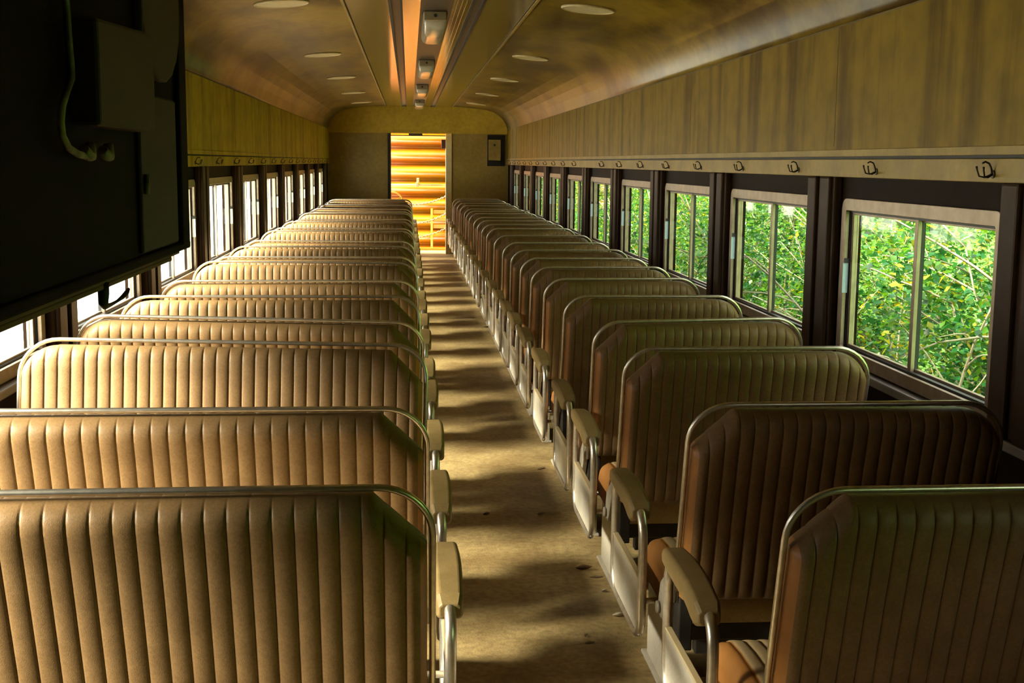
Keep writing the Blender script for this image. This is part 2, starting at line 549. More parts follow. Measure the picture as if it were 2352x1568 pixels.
for sgn in (1, -1):
    xw = XRw if sgn > 0 else XLw
    wins = WINS_R if sgn > 0 else WINS_L
    proto = make_window(sgn)
    for i, yf in enumerate(wins):
        win_n += 1
        o = proto if i == 0 else copy_tree(proto)
        o.name = 'window_%d' % win_n
        o.location = (xw, yf - WLEN / 2, Z_SILL)
        tag(o, '%s sliding window from the camera in the %s wall, %s outside' % (
            ORD[i], 'right' if sgn > 0 else 'left', 'green foliage' if sgn > 0 else 'white glare'), 'window', kind='structure')

# ------------------------------------------------------------------ coat hooks
def make_hook(sgn):
    b = MB()
    b.cyl((0, 0, -0.004), (-sgn, 0, 0), 0.012, 0.004, 12)
    for dyy, up, out in ((-0.016, 0.016, 0.040), (0.014, 0.018, 0.040)):
        pts = [(-0.003 * sgn, 0, -0.004), (-0.5 * out * sgn, dyy * 0.6, -0.013), (-0.85 * out * sgn, dyy * 1.1, -0.010), (-out * sgn, dyy * 1.4, up * 0.5),
               (-out * 1.02 * sgn, dyy * 1.5, up)]
        b.tube(pts, 0.0030, 6, radii=[0.0036, 0.003, 0.0028, 0.0028, 0.0036])
    pts = [(-0.003 * sgn, 0, -0.004), (-0.008 * sgn, 0, 0.014), (-0.013 * sgn, 0.002, 0.026), (-0.024 * sgn, 0.003, 0.031), (-0.033 * sgn, 0.003, 0.026)]
    b.tube(pts, 0.0030, 6)
    return b.build('coat_hook', MT['hook'])


for sgn in (1, -1):
    proto = make_hook(sgn)
    x = (XR - 0.006) if sgn > 0 else (XL + 0.006)
    ysl = [3.41 + 0.886 * k for k in range(20) if k != 9] if sgn > 0 else [7.92 + 0.875 * k for k in range(15)]
    for i, y in enumerate(ysl):
        o = proto if i == 0 else copy_tree(proto)
        o.location = (x, y, EYE - 0.018)
        tag(o, 'dark double coat hook on the %s rail, %s from the camera' % ('right' if sgn > 0 else 'left', ORD[i]), 'coat hook',
            'coat hooks on the %s rail' % ('right' if sgn > 0 else 'left'))

# ------------------------------------------------------------------ far bulkhead and doorway
DX0, DX1, DZ = -0.304, 0.622, 2.035
b = MB()
b.box(XL - 0.05, DX0 - 0.03, Y1, Y1 + 0.1, 0, EYE + 0.48, 1)
b.box(DX1 + 0.03, XR + 0.05, Y1, Y1 + 0.1, 0, EYE + 0.48, 1)
hd = [(x, z) for x, z in prof if z > 0.5]
hd = [(XR, 0.47)] + hd + [(XL, 0.47)]
b.prism(hd, lambda a, c, d: (a, d, EYE + c), Y1 - 0.12, Y1 + 0.1)
b.box(XL, XR, Y1 - 0.14, Y1 - 0.10, EYE + 0.462, EYE + 0.492)
tag(b.build('wall_far', [MT['bulk'], MT['bulk2']]), 'yellowed bulkhead wall around the far doorway', 'wall', kind='structure')
b = MB()
b.box(DX0 - 0.05, DX0, Y1 - 0.02, Y1 + 0.14, 0, DZ, 1)
b.box(DX1, DX1 + 0.10, Y1 - 0.03, Y1 + 0.14, 0, DZ, 0)
b.box(DX0, DX1, Y1 + 0.02, Y1 + 0.08, DZ - 0.055, DZ - 0.040, 1)
b.box(-0.0, 0.23, Y1 + 0.0, Y1 + 0.08, DZ - 0.040, DZ - 0.005, 1)
b.box(DX0, DX1, Y1 - 0.02, Y1 + 0.14, DZ - 0.004, DZ + 0.01, 0)
b.box(DX0 - 0.05, DX0 + 0.004, Y1 + 0.14, Y1 + 0.16, 0, DZ, 1)
tag(b.build('door_1', [MT['jamb'], MT['black']], bevel=0.003), 'open far doorway with pale right jamb and dark left edge', 'doorway', kind='structure')
b = MB()
b.box(XL - 0.1, XR + 0.1, Y0 - 0.08, Y0, 0, EYE + 1.0)
tag(b.build('wall_near', MT['bulk']), 'bulkhead wall behind the camera', 'wall', kind='structure')
b = MB()
b.box(-0.9, 1.2, Y1 + 0.1, Y1 + 1.10, -0.14, -0.004, 0)
b.box(DX0 - 0.5, DX1 + 0.3, Y1 + 0.92, Y1 + 1.10, -0.004, 0.03, 1)
trim(b, [MT['floor'], MT['yellow']], 'sunlit end platform with a yellow threshold beyond the doorway')

e = empty('control_box', (1.475, Y1, 1.55))
b = MB()
b.box(-0.15, 0.15, -0.02, 0, -0.06, 0.46)
b.build('back_plate', MT['black'], e)
b = MB()
b.box(-0.135, 0.07, -0.11, -0.02, 0.035, 0.38)
dd = b.build('box_door', MT['bulk2'], e, 0.006)
b = MB()
b.cyl((-0.035, -0.11, 0.29), (0, -1, 0), 0.018, 0.012, 14)
b.build('lock', MT['black'], dd)
b = MB()
b.box(-0.13, 0.07, -0.09, -0.02, -0.05, 0.02)
for k in range(3):
    b.cyl((-0.1 + 0.065 * k, -0.055, 0.02), (0, 0, 1), 0.017, 0.025 + 0.01 * (k == 1), 10)
b.build('switch_row', MT['black'], e)
tag(e, 'small wall cabinet with dark surround at the right of the far bulkhead', 'cabinet')

b = MB()
b.box(DX1 - 0.07, DX1 - 0.001, Y1 + 0.03, Y1 + 0.12, EYE + 0.215, EYE + 0.365)
tag(b.build('door_stop', mat('dark_red_bracket', (0.10, 0.025, 0.008), 0.5, c2=(0.07, 0.02, 0.008)), bevel=0.004),
    'small dark red bracket high on the right jamb of the far doorway', 'bracket')

# ------------------------------------------------------------------ outside the far door
b = MB()
ny = []
per = 0.312
zz = -1.15
rows_ = []
while zz < 4.0:
    ph = (zz - EYE + 0.20) / per * 2 * math.pi
    c = math.cos(ph)
    yy = 24.4 - 0.10 * (abs(c) ** 0.7 * (1 if c > 0 else -1))
    rows_.append((yy, zz))
    zz += per / 22
vs = [(x, y, z) for (y, z) in rows_ for x in (-2.2, 2.5)]
b.add(vs, [(2 * i, 2 * i + 1, 2 * i + 3, 2 * i + 2) for i in range(len(rows_) - 1)], 0, True)
o = b.build('wall_outside', MT['corr'])
m = o.modifiers.new('solid', 'SOLIDIFY')
m.thickness = 0.03
m.offset = -1
tag(o, 'sunlit orange and yellow corrugated wall seen through the far doorway', 'wall', kind='structure')

YE = Y1 + 0.80
e = empty('end_railing', (DX1 + 0.06, YE, -0.004))
for x in (0.0, DX0 - 0.10 - DX1 - 0.06):
    b = MB()
    b.box(x - 0.025, x + 0.025, -0.025, 0.025, 0, 1.30)
    b.build('upright', MT['jamb'], e, 0.004)
b = MB()
b.tube([(0, 0, 1.155), (DX0 - 0.10 - DX1 - 0.06, 0, 1.155)], 0.013, 8)
b.build('crossbar', MT['chain'], e)
b = MB()
b.box(-0.56, -0.51, -0.03, 0.03, 1.12, 1.20)
b.box(-0.545, -0.50, -0.012, 0.012, 1.20, 1.275)
b.build('clamp', MT['chain'], e, 0.005)
tag(e, 'pale horizontal safety bar with a clamp across the far doorway', 'railing')


def chain(pa, pb, sag, label):
    n = 34
    b = MB()
    for i in range(n):
        t = (i + 0.5) / n
        p = Vector(pa).lerp(Vector(pb), t)
        p.z -= sag * 4 * t * (1 - t)
        t2 = t + 0.01
        q = Vector(pa).lerp(Vector(pb), t2)
        q.z -= sag * 4 * t2 * (1 - t2)
        d = (q - p).normalized()
        up = Vector((0, 1, 0)) if i % 2 else d.cross(Vector((0, 1, 0))).normalized()
        L = (Vector(pb) - Vector(pa)).length / n * 0.78
        pts = []
        for k in range(10):
            a = 2 * math.pi * k / 10
            pts.append(p + d * math.cos(a) * L + up * math.sin(a) * 0.013)
        b.tube(pts, 0.006, 5, closed=True)
    tag(b.build('safety_chain', MT['chain']), label, 'chain', 'safety chains across the far doorway')


xr_, xl_ = DX1 + 0.035, DX0 - 0.10
chain((xr_, YE - 0.048, EYE - 0.60), (xl_, YE - 0.048, EYE - 0.66), 0.12, 'topmost sagging chain across the far doorway')
chain((xr_, YE - 0.048, EYE - 0.90), (xl_, YE - 0.048, EYE - 0.98), 0.14, 'middle sagging chain across the far doorway, in front of the orange step frame')
chain((xr_, YE - 0.048, EYE - 1.16), (xl_, YE - 0.048, EYE - 1.25), 0.12, 'lowest sagging chain across the far doorway')

e = empty('brake_wheel', (-0.30, YE + 0.10, EYE - 0.74))
b = MB()
b.tube([(0.20 * math.cos(2 * math.pi * k / 28), 0, 0.20 * math.sin(2 * math.pi * k / 28)) for k in range(28)], 0.013, 8, closed=True)
b.build('wheel_rim', MT['yellow'], e)
for k in range(4):
    a = R(35 + 90 * k)
    b = MB()
    b.tube([(0.02 * math.cos(a), 0, 0.02 * math.sin(a)), (0.10 * math.cos(a + 0.15), 0, 0.10 * math.sin(a + 0.15)), (0.195 * math.cos(a), 0, 0.195 * math.sin(a))],
           0.008, 6)
    b.build('spoke', MT['yellow'], e)
b = MB()
b.cyl((0, -0.02, 0), (0, 1, 0), 0.03, 0.05, 14)
b.cyl((0, 0.0, 0), (0, 0, -1), 0.015, EYE - 0.75, 8)
b.build('spindle', MT['yellow'], e)
tag(e, 'yellow hand brake wheel behind the left edge of the far doorway', 'wheel')

e = empty('step_frame', (0.56, 24.12, -0.9))
for x in (-0.12, 0.28):
    b = MB()
    b.box(x - 0.02, x + 0.02, -0.03, 0.03, 0, 1.56)
    b.build('upright', MT['yellow'], e, 0.004)
for z in (1.22, 1.36, 1.50):
    b = MB()
    b.box(-0.10, 0.26, -0.02, 0.02, z - 0.04, z + 0.03)
    b.build('rung', MT['orange'], e, 0.004)
tag(e, 'orange step frame standing against the corrugated wall outside', 'ladder')

# ------------------------------------------------------------------ ceiling lamps
LZ = EYE + 0.908
e = empty('ceiling_lamp', (0.165, 7.85, LZ))
b = MB()
b.box(-0.068, 0.068, -0.05, 0.0, -0.055, 0)
pl = b.build('end_plate', MT['plate'], e, 0.005)
b = MB()
b.cyl((0, -0.05, -0.026), (0, -1, 0), 0.010, 0.006, 12)
b.build('lock_screw', MT['black'], pl)
b = MB()
# diffuser: half-barrel with domed ends
secs = []
LL = 1.15
prof_y = [(0.0, 0.55), (0.015, 0.78), (0.05, 0.93), (0.10, 1.0), (LL - 0.10, 1.0), (LL - 0.05, 0.93), (LL - 0.015, 0.78), (LL, 0.55)]
for yy, k in prof_y:
    pts = []
    for i in range(15):
        a = math.pi * i / 14
        cx, sz = math.cos(a), math.sin(a)
        pts.append((0.078 * (0.75 + 0.25 * k) * (abs(cx) ** 0.55) * (1 if cx >= 0 else -1), yy, -0.100 * k * (sz ** 0.5)))
    secs.append(pts)
vs = [p for s in secs for p in s]
fs = []
for i in range(len(secs) - 1):
    for j in range(14):
        fs.append((i * 15 + j, i * 15 + j + 1, (i + 1) * 15 + j + 1, (i + 1) * 15 + j))
fs.append(tuple(range(15)))
fs.append(tuple(range((len(secs) - 1) * 15, len(secs) * 15))[::-1])
for i in range(len(secs) - 1):
    fs.append((i * 15, (i + 1) * 15, (i + 1) * 15 + 14, i * 15 + 14))
b.add(vs, fs, 0, True)
b.build('diffuser', MT['lens'], e)
lamp0 = e
for i, y in enumerate((7.85, 11.55, 15.25, 18.95)):
    o = lamp0 if i == 0 else copy_tree(lamp0)
    o.location = (0.165, y, LZ)
    tag(o, 'unlit long frosted ceiling lamp, %s from the camera along the middle strip' % ORD[i], 'lamp', 'ceiling lamps in the middle strip')


# pale round discs on the sloping ceiling
def ceil_z(x):
    p = sorted(prof)
    for (xa, za), (xb, zb) in zip(p, p[1:]):
        if xa <= x <= xb and xb > xa:
            return za + (zb - za) * (x - xa) / (xb - xa), (zb - za) / (xb - xa)


e = empty('ceiling_disc', (0, 0, 0))
b = MB()
ringpts = [(0.150 * math.cos(2 * math.pi * k / 40), 0.150 * math.sin(2 * math.pi * k / 40), -0.004) for k in range(40)]
b.tube(ringpts, 0.008, 8, closed=True)
b.build('rim', MT['disc'], e)
b = MB()
b.cyl((0, 0, -0.008), (0, 0, 1), 0.147, 0.010, 40)
b.build('disc_plate', MT['disc'], e)
ev = e
first = True
for side, x in (('left', -0.72), ('right', 1.04)):
    for i, y in enumerate((7.35, 10.8, 13.7, 16.7, 19.4)):
        z, sl = ceil_z(x)
        o = ev if first else copy_tree(ev)
        first = False
        o.location = (x, y, EYE + z)
        o.rotation_euler = (0, -math.atan(sl), 0)
        tag(o, 'pale round ceiling vent %s of the lamps, %s from the camera' % (side, ORD[i]), 'disc', 'round discs in the %s ceiling' % side)

# ------------------------------------------------------------------ seats
def ribbed_back(W, H, T, nch):
    """ribbed two-faced back: x 0..W from the aisle, z 0..H, y through its thickness"""
    prof = [0.0, 0.035, 0.14, 0.32, 0.5, 0.68, 0.86, 0.965]
    us = [(c + p) / nch for c in range(nch) for p in prof] + [1.0]
    vsn = [0, 0.012, 0.04, 0.09, 0.2, 0.4, 0.6, 0.76, 0.86, 0.92, 0.955, 0.978, 0.992, 1.0]
    ch, rc = 0.105, 0.115

    def top(x):
        if x < ch:
            return H - (ch - x) * 1.0
        if x > W - rc:
            d = x - (W - rc)
            return H - rc + math.sqrt(max(rc * rc - d * d, 0)) * 0.985 + 0.0
        return H

    def rnd(d, r):
        if d >= r:
            return 1.0
        return math.sqrt(max(1 - (1 - d / r) ** 2, 0))

    b = MB()
    n, mrow = len(us), len(vsn)
    fr, bk = [], []
    for v in vsn:
        for u in us:
            x = u * W
            z = v * top(x)
            dt = (top(x) - z)
            g = abs(math.sin(math.pi * nch * u)) ** 0.30
            e = min(rnd(dt, 0.045), rnd(z, 0.03))
            es = min(rnd(x, 0.03), rnd(W - x, 0.035))
            y = (T / 2) * (0.10 + 0.90 * min(e, es)) * (0.875 + 0.125 * g)
            fr.append((x, -y, z))
            bk.append((x, y, z))
    vs = fr + bk
    N = n * mrow
    for base, flip in ((0, False), (N, True)):
        fs, mi_side = [], []
        for i in range(mrow - 1):
            for j in range(n - 1):
                q = (base + i * n + j, base + i * n + j + 1, base + (i + 1) * n + j + 1, base + (i + 1) * n + j)
                fs.append((q[::-1] if flip else q, 1 if (us[j + 1] * W < 0.016) else 0))  # aisle edge of the first rib coloured for the warm light on it
        if base == 0:
            allf = fs
        else:
            allf += fs
    for j in range(n - 1):
        allf.append(((j, N + j, N + j + 1, j + 1), 0))
        k = (mrow - 1) * n
        allf.append(((k + j, k + j + 1, N + k + j + 1, N + k + j), 0))
    for i in range(mrow - 1):
        allf.append(((i * n, (i + 1) * n, N + (i + 1) * n, N + i * n), 1))
        allf.append(((i * n + n - 1, N + i * n + n - 1, N + (i + 1) * n + n - 1, (i + 1) * n + n - 1), 0))
    o = len(b.v)
    b.v += vs
    for f, mi in allf:
        b.f.append(f)
        b.m.append(mi)
        b.s.append(True)
    return b


def seat_cushion(W, nch):
    prof = [0.0, 0.08, 0.3, 0.5, 0.7, 0.92]
    us = [(c + p) / nch for c in range(nch) for p in prof] + [1.0]
    sec = [(0.0, 0.0), (0.0, 0.09), (0.02, 0.125), (0.06, 0.14), (0.18, 0.146), (0.30, 0.146), (0.40, 0.138), (0.46, 0.118), (0.49, 0.085), (0.497, 0.045), (0.48, 0.0)]
    b = MB()
    k = len(sec)
    vs = []
    for u in us:
        x = u * W
        d = min(x, W - x)
        e = 1.0 if d > 0.05 else math.sqrt(max(1 - (1 - d / 0.05) ** 2, 0))
        sc_ = 0.72 + 0.28 * e
        g = (abs(math.sin(math.pi * nch * u)) ** 0.30 - 1) * 0.005
        for (y, z) in sec:
            yy = 0.25 + (y - 0.25) * (0.92 + 0.08 * e)
            vs.append((x, (yy + (g if y > 0.44 else 0)) * 0.90, max(z * sc_ + (g if 0.1 < z else 0), 0)))
    o = 0
    fs = []
    for i in range(len(us) - 1):
        mi = 1 if us[i + 1] * W < 0.045 else 0
        for j in range(k - 1):
            fs.append(((i * k + j, i * k + j + 1, (i + 1) * k + j + 1, (i + 1) * k + j), mi))
        fs.append(((i * k + k - 1, i * k, (i + 1) * k, (i + 1) * k + k - 1), 0))
    fs.append((tuple(range(k)), 1))
    fs.append((tuple(range((len(us) - 1) * k, len(us) * k))[::-1], 0))
    b.v += vs
    for f, mi in fs:
        b.f.append(f)
        b.m.append(mi)
        b.s.append(len(f) == 4)
    return b


HB = 0.565
ZB = 0.405


def make_seat(W, nch, sgn, name):
    """origin on the floor at the aisle end of the back's foot; local +x runs from the aisle to the window (mirrored by sgn)"""
    def mir(b):
        if sgn < 0:
            b.v = [(-x, y, z) for x, y, z in b.v]
        return b
    root = empty(name, (0, 0, 0))
    # back
    b = mir(ribbed_back(W - 0.022, HB - 0.016, 0.105, nch))
    b.v = [(x + 0.011 * sgn, y, z) for x, y, z in b.v]
    back = b.build('backrest', [MT['vinyl'], MT['edge']], root)
    back.location = (0, 0, ZB)
    r, r2 = 0.105, 0.125
    path = [(0, -0.02), (0, HB * 0.5)] + arc(r, HB - r, r, 180, 90, 9) + [(W * 0.5, HB)] + arc(W - r2, HB - r2, r2, 90, 0, 9) + [(W, 0.0)]
    b = MB()
    b.tube([(x, 0.0, z) for x, z in path], 0.0070, 10)
    mir(b).build('back_trim_tube', MT['chrome'], back)
    # seat cushion
    b = mir(seat_cushion(W - 0.03, nch))
    b.v = [(x + 0.015 * sgn, y + 0.075, z + 0.295) for x, y, z in b.v]
    b.build('seat_cushion', [MT['cushion'], MT['edge']], root)
    # base
    b = MB()
    b.box(0.05, W - 0.02, 0.10, 0.54, 0.235, 0.295)
    b.box(0.10, W - 0.10, 0.16, 0.20, 0.17, 0.235)
    b.box(0.10, W - 0.10, 0.44, 0.48, 0.17, 0.235)
    b.box(0.012, 0.05, -0.01, 0.16, 0.25, 0.42)
    mir(b).build('seat_base', MT['seatbase'], root, 0.004)
    b = MB()
    b.box(0.045, 0.062, 0.22, 0.58, 0.0, 0.24)
    b.box(0.03, 0.085, 0.20, 0.60, 0.0, 0.012)
    b.box(0.045, 0.075, 0.215, 0.23, 0.0, 0.24)
    mir(b).build('pedestal', MT['kick'], root, 0.004)
    # pivot arm of the back
    b = MB()
    b.prism([(0.10, 0.30), (0.17, 0.30), (0.13, 0.40), (0.03, 0.47), (-0.01, 0.45)], lambda a, c, d: (d, a, c), -0.012, 0.008)
    b.cyl((-0.014, 0.13, 0.325), (-1, 0, 0), 0.018, 0.008, 12)
    mir(b).build('pivot_arm', MT['kick'], root, 0.003)
    # armrest: chrome hoop, pad, kick panel; stands clear of the seat on the aisle side
    xa = -0.045
    y0, y1, z0, z1 = 0.225, 0.70, 0.19, 0.565
    b = MB()
    rr = 0.075
    loop = arc(y0 + rr, z1 - rr, rr, 90, 180, 6) + arc(y0 + rr, z0 + rr, rr, 180, 270, 6) + arc(y1 - rr, z0 + rr, rr, 270, 360, 6) + arc(y1 - rr, z1 - rr, rr, 0, 90, 6)
    b.tube([(xa, y, z) for y, z in loop], 0.0135, 12, closed=True)
    b.tube([(xa, 0.33, 0.27), (0.05, 0.33, 0.27)], 0.010, 8)
    b.tube([(xa, 0.58, 0.27), (0.05, 0.58, 0.27)], 0.010, 8)
    hoop = mir(b).build('armrest_frame', MT['chrome'], root)
    b = MB()
    b.box(xa - 0.006, xa + 0.006, y0 + 0.012, y1 - 0.012, z0 + 0.008, z0 + 0.175)
    b.box(xa - 0.009, xa + 0.009, y0 + 0.012, y1 - 0.012, z0 + 0.175, z0 + 0.183, 1)
    mir(b).build('kick_panel', [MT['kick'], MT['kickedge']], hoop, 0.002)
    # pad: thick at the near end, arched
    b = MB()
    ns = 14
    vs = []
    for i in range(ns + 1):
        t = i / ns
        y = y0 + 0.040 + t * (y1 - y0 - 0.065)
        zt = z1 + 0.030 + 0.014 * math.sin(math.pi * t) - 0.012 * (1 - t) ** 3
        zb = z1 - 0.020 - 0.020 * math.exp(-((t - 0.08) / 0.13) ** 2) + 0.010 * t
        wd = 0.030 + 0.004 * math.sin(math.pi * t)
        if i in (0, ns):
            zt -= 0.012; zb += 0.006; wd *= 0.86
        c = 0.008
        for (x, z) in ((-wd + c, zt), (wd - c, zt), (wd, zt - c), (wd, zb + c), (wd - c, zb), (-wd + c, zb), (-wd, zb + c), (-wd, zt - c)):
            vs.append((xa + x, y, z))
    fs = []
    for i in range(ns):
        for j in range(8):
            fs.append((i * 8 + j, i * 8 + (j + 1) % 8, (i + 1) * 8 + (j + 1) % 8, (i + 1) * 8 + j))
    fs += [tuple(range(8))[::-1], tuple(range(ns * 8, ns * 8 + 8))]
    b.add(vs, fs, 0, False)
    mir(b).build('armrest_pad', MT['arm'], root, 0.004)
    return root


def back_of(o):
    return next(c for c in o.children if c.name.startswith('backrest'))


TOP_R = [2.21, 3.04, 4.0, 4.68, 5.62, 6.45, 7.18, 7.86, 8.60, 9.38, 10.33, 11.40, 12.15, 12.95, 13.65, 14.7, 15.45, 16.2, 17.4, 18.4, 19.4, 20.35]
TOP_L = [2.28, 3.03, 4.02, 4.69, 5.51, 6.36, 7.33, 7.94, 8.75, 9.53, 10.7, 11.34, 12.35, 13.2, 14.3, 15.1, 15.9, 16.86, 17.5, 18.4, 19.2, 20.0]
TYP_L = 'AAFAFAFAFAFAFAFAAFAFFA'
BASE_R = [t + 0.135 for t in TOP_R]
BASE_L = [t + (0.145 if k == 'A' else -0.075) for t, k in zip(TOP_L, TYP_L)]
proto_r = make_seat(0.835, 22, 1, 'double_seat')
proto_l = make_seat(1.30, 31, -1, 'triple_seat')
YAW_L = {2: (-1.4, 0.95), 3: (-1.4, 1.2), 13: (4.0, -0.4), 10: (1.0, 0), 6: (-0.5, 0.3)}
YAW_R = {3: (2.2, -0.8), 0: (0.4, 0), 6: (1.0, 0), 14: (-1.2, 0), 17: (0, 0.8), 11: (1.5, 0)}
for nrow in range(22):
    # right block
    o = proto_r if nrow == 0 else copy_tree(proto_r)
    o.location = (0.712, BASE_R[nrow], 0)
    bk = back_of(o)
    off = TOP_R[nrow] - BASE_R[nrow]
    yaw, roll = YAW_R.get(nrow, (random.uniform(-.3, .3), random.uniform(-.2, .2)))
    bk.rotation_euler = (math.atan2(-off, HB), R(roll), R(yaw))
    tag(o, 'dark brown ribbed double seat right of the aisle, %s row from the camera' % ORD[nrow], 'seat', 'double seats right of the aisle')
    # left block
    o = proto_l if nrow == 0 else copy_tree(proto_l)
    o.location = (0.045, BASE_L[nrow], 0)
    bk = back_of(o)
    off = TOP_L[nrow] - BASE_L[nrow]
    yaw, roll = YAW_L.get(nrow, (random.uniform(-.3, .3), random.uniform(-.2, .2)))
    bk.rotation_euler = (math.atan2(-off, HB), R(roll), R(yaw))
    if TYP_L[nrow] == 'F':
        lab = 'paler brown ribbed triple seat left of the aisle, back upright, %s row from the camera' % ORD[nrow]
    else:
        lab = 'brown ribbed triple seat left of the aisle, back tipped nearer, %s row from the camera' % ORD[nrow]
    tag(o, lab, 'seat', 'triple seats left of the aisle')

# ------------------------------------------------------------------ dark equipment cabinet at the near left
XB = -0.32
YB0, YB1 = 0.45, 1.815
zb = EYE - 0.1185
e = empty('equipment_cabinet', (XB, 0.4, EYE + 0.89))


def loc(b):
    b.v = [(x - XB, y - 0.4, z - EYE - 0.89) for x, y, z in b.v]
    return b


b = MB()
b.box(XB - 0.42, XB, YB0, YB1, zb, EYE + 0.875)
loc(b).build('cabinet_body', MT['dark'], e, 0.004)
b = MB()
b.box(XB - 0.42, XB + 0.006, YB0, YB1 + 0.010, zb - 0.008, zb + 0.004)
loc(b).build('bottom_lip', MT['dark'], e, 0.003)
b = MB()
b.box(XB - 0.36, XB - 0.001, YB0, 1.775, zb - 0.013, zb - 0.008)
b.box(XB - 0.34, XB - 0.002, YB0, 1.722, zb - 0.019, zb - 0.013)
sk = loc(b).build('skirt', MT['skirt'], e, 0.0015)
b = MB()
b.prism([(1.232, 0.0306), (1.495, 0.0306), (1.495, 0.1425), (1.232, 0.132)], lambda a, c, d: (XB + d, a, EYE + c), -0.004, 0.027)
loc(b).build('junction_box', MT['dark2'], e, 0.004)
b = MB()
b.box(XB, XB + 0.006, 1.507, 1.735, EYE - 0.112, EYE + 0.078)
loc(b).build('maroon_plate', MT['dark3'], e, 0.003)
b = MB()
pp = [(1.51, 0.30), (1.51, 0.105)] + [(1.630 + 0.120 * math.cos(R(a)), 0.185 + 0.090 * math.sin(R(a))) for a in range(200, 361, 20)] + [(1.75, 0.30)]
b.prism(pp, lambda a, c, d: (XB + d, a, EYE + c), 0.0, 0.012)
loc(b).build('round_ended_plate', MT['dark2'], e, 0.003)
b = MB()
b.box(XB, XB + 0.008, 1.757, YB1 - 0.004, zb, EYE + 0.875)
loc(b).build('edge_strip', MT['dark'], e, 0.003)
wire = [(1.1824, 0.1638), (1.1895, 0.1380), (1.1924, 0.1113), (1.1968, 0.0844), (1.1965, 0.0726), (1.1772, 0.0589), (1.1612, 0.0454),
        (1.1550, 0.0318), (1.1586, 0.0196), (1.1779, 0.0090), (1.2108, 0.0036), (1.2368, 0.0021)]
b = MB()
b.tube([(XB + 0.010, 1.17, 0.30 + EYE)] + [(XB + 0.010, y, EYE + z) for y, z in wire], 0.0036, 8)
loc(b).build('conduit', MT['conduit'], e)
for yw in (1.2437, 1.3182):
    zw = EYE + 0.0055
    b = MB()
    b.tube([(XB + 0.010, yw - 0.014, zw + 0.003), (XB + 0.012, yw - 0.004, zw - 0.003), (XB + 0.012, yw + 0.006, zw - 0.004), (XB + 0.010, yw + 0.012, zw + 0.008)],
           0.0055, 8)
    loc(b).build('conduit_fitting', MT['conduit'], e)
b = MB()
b.cyl((XB + 0.009, 1.521, EYE - 0.042), (0, 0, 1), 0.0035, 0.024, 8)
loc(b).build('keeper', MT['conduit'], e)
# hooked handle hanging below the skirt
hx = XB - 0.004
b = MB()
hp = [(1.344, -0.130), (1.344, -0.143), (1.3415, -0.152), (1.348, -0.1565), (1.375, -0.1575), (1.405, -0.1570), (1.430, -0.1555), (1.452, -0.1525), (1.462, -0.1495)]
b.tube([(hx, y, EYE + z) for y, z in hp], 0.005, 8, radii=[0.0065, 0.0062, 0.0055, 0.0035, 0.0022, 0.0018, 0.0026, 0.0030, 0.0020])
loc(b).build('hooked_handle', MT['black'], sk)
tag(e, 'black equipment cabinet hung from the ceiling at the near left, with conduit and hooked handle', 'cabinet')

# ------------------------------------------------------------------ litter on the aisle floor
def leaf_litter(x, y, s, rz, label, m='deadleaf', curl=0.5):
    b = MB()
    n = 7
    vs = []
    for i in range(n):
        t = i / (n - 1)
        w = 0.5 * math.sin(math.pi * min(max(t, 0.04), 0.96)) * 0.5
        z = curl * 0.35 * (t - 0.5) ** 2 + 0.02
        vs += [((t - 0.5), -w, z + w * curl * 0.9), ((t - 0.5), 0, z), ((t - 0.5), w, z + w * curl * 0.6)]
    fs = []
    for i in range(n - 1):
        for j in range(2):
            fs.append((i * 3 + j, i * 3 + j + 1, i * 3 + j + 4, i * 3 + j + 3))
    b.add([(p[0] * s, p[1] * s, p[2] * s) for p in vs], fs, 0, True)
    o = b.build('dry_leaf' if m == 'deadleaf' else 'paper_scrap', MT[m])
    mo = o.modifiers.new('solid', 'SOLIDIFY')
    mo.thickness = 0.0015
    o.location = (x, y, 0.0005)
    o.rotation_euler = (0, 0, rz)
    tag(o, label, 'leaf' if m == 'deadleaf' else 'scrap', 'litter on the aisle floor')


def fl(xp, yp):
    d = M.to_3x3() @ Vector(((xp - W_PX / 2) / F_PX, -(yp - H_PX / 2) / F_PX, -1))
    t = -EYE / d.z
    return d.x * t, d.y * t


for (xp, yp, s, rz, lab, m, c) in (
        (1341, 1309, 0.065, 0.2, 'curled dry leaf by the second seat from the camera on the right of the aisle', 'deadleaf', 1.6),
        (1243, 1076, 0.055, 0.8, 'slim dark leaf lying flat in the aisle by the right armrests', 'deadleaf', 0.2),
        (1117, 1183, 0.035, 0.4, 'small dark crumpled leaf in the middle of the aisle', 'deadleaf', 1.8),
        (1421, 1416, 0.045, 0.1, 'grey crumpled scrap beside the nearest right pedestal', 'paper', 1.6),
        (1244, 1180, 0.045, 0.5, 'thin curved leaf beside the third right armrest panel', 'deadleaf', 0.4),
        (1355, 1477, 0.035, 0.3, 'small flat leaf in the nearest bright patch of aisle floor', 'deadleaf', 0.5),
        (1346, 1461, 0.026, 1.2, 'tiny dark leaf crumb just behind the nearest flat leaf', 'deadleaf', 1.2),
        (1388, 1358, 0.030, 0.6, 'white paper scrap at the foot of the second right pedestal', 'paper', 1.3),
        (1120, 752, 0.10, 0.1, 'dark leaf far down the aisle against the right armrests', 'deadleaf', 0.6),
        (1370, 1325, 0.05, 0.05, 'straight dark twig-like leaf left of the second right pedestal', 'deadleaf', 0.05)):
    x, y = fl(xp, yp)
    leaf_litter(x, y, s, rz, lab, m, c)

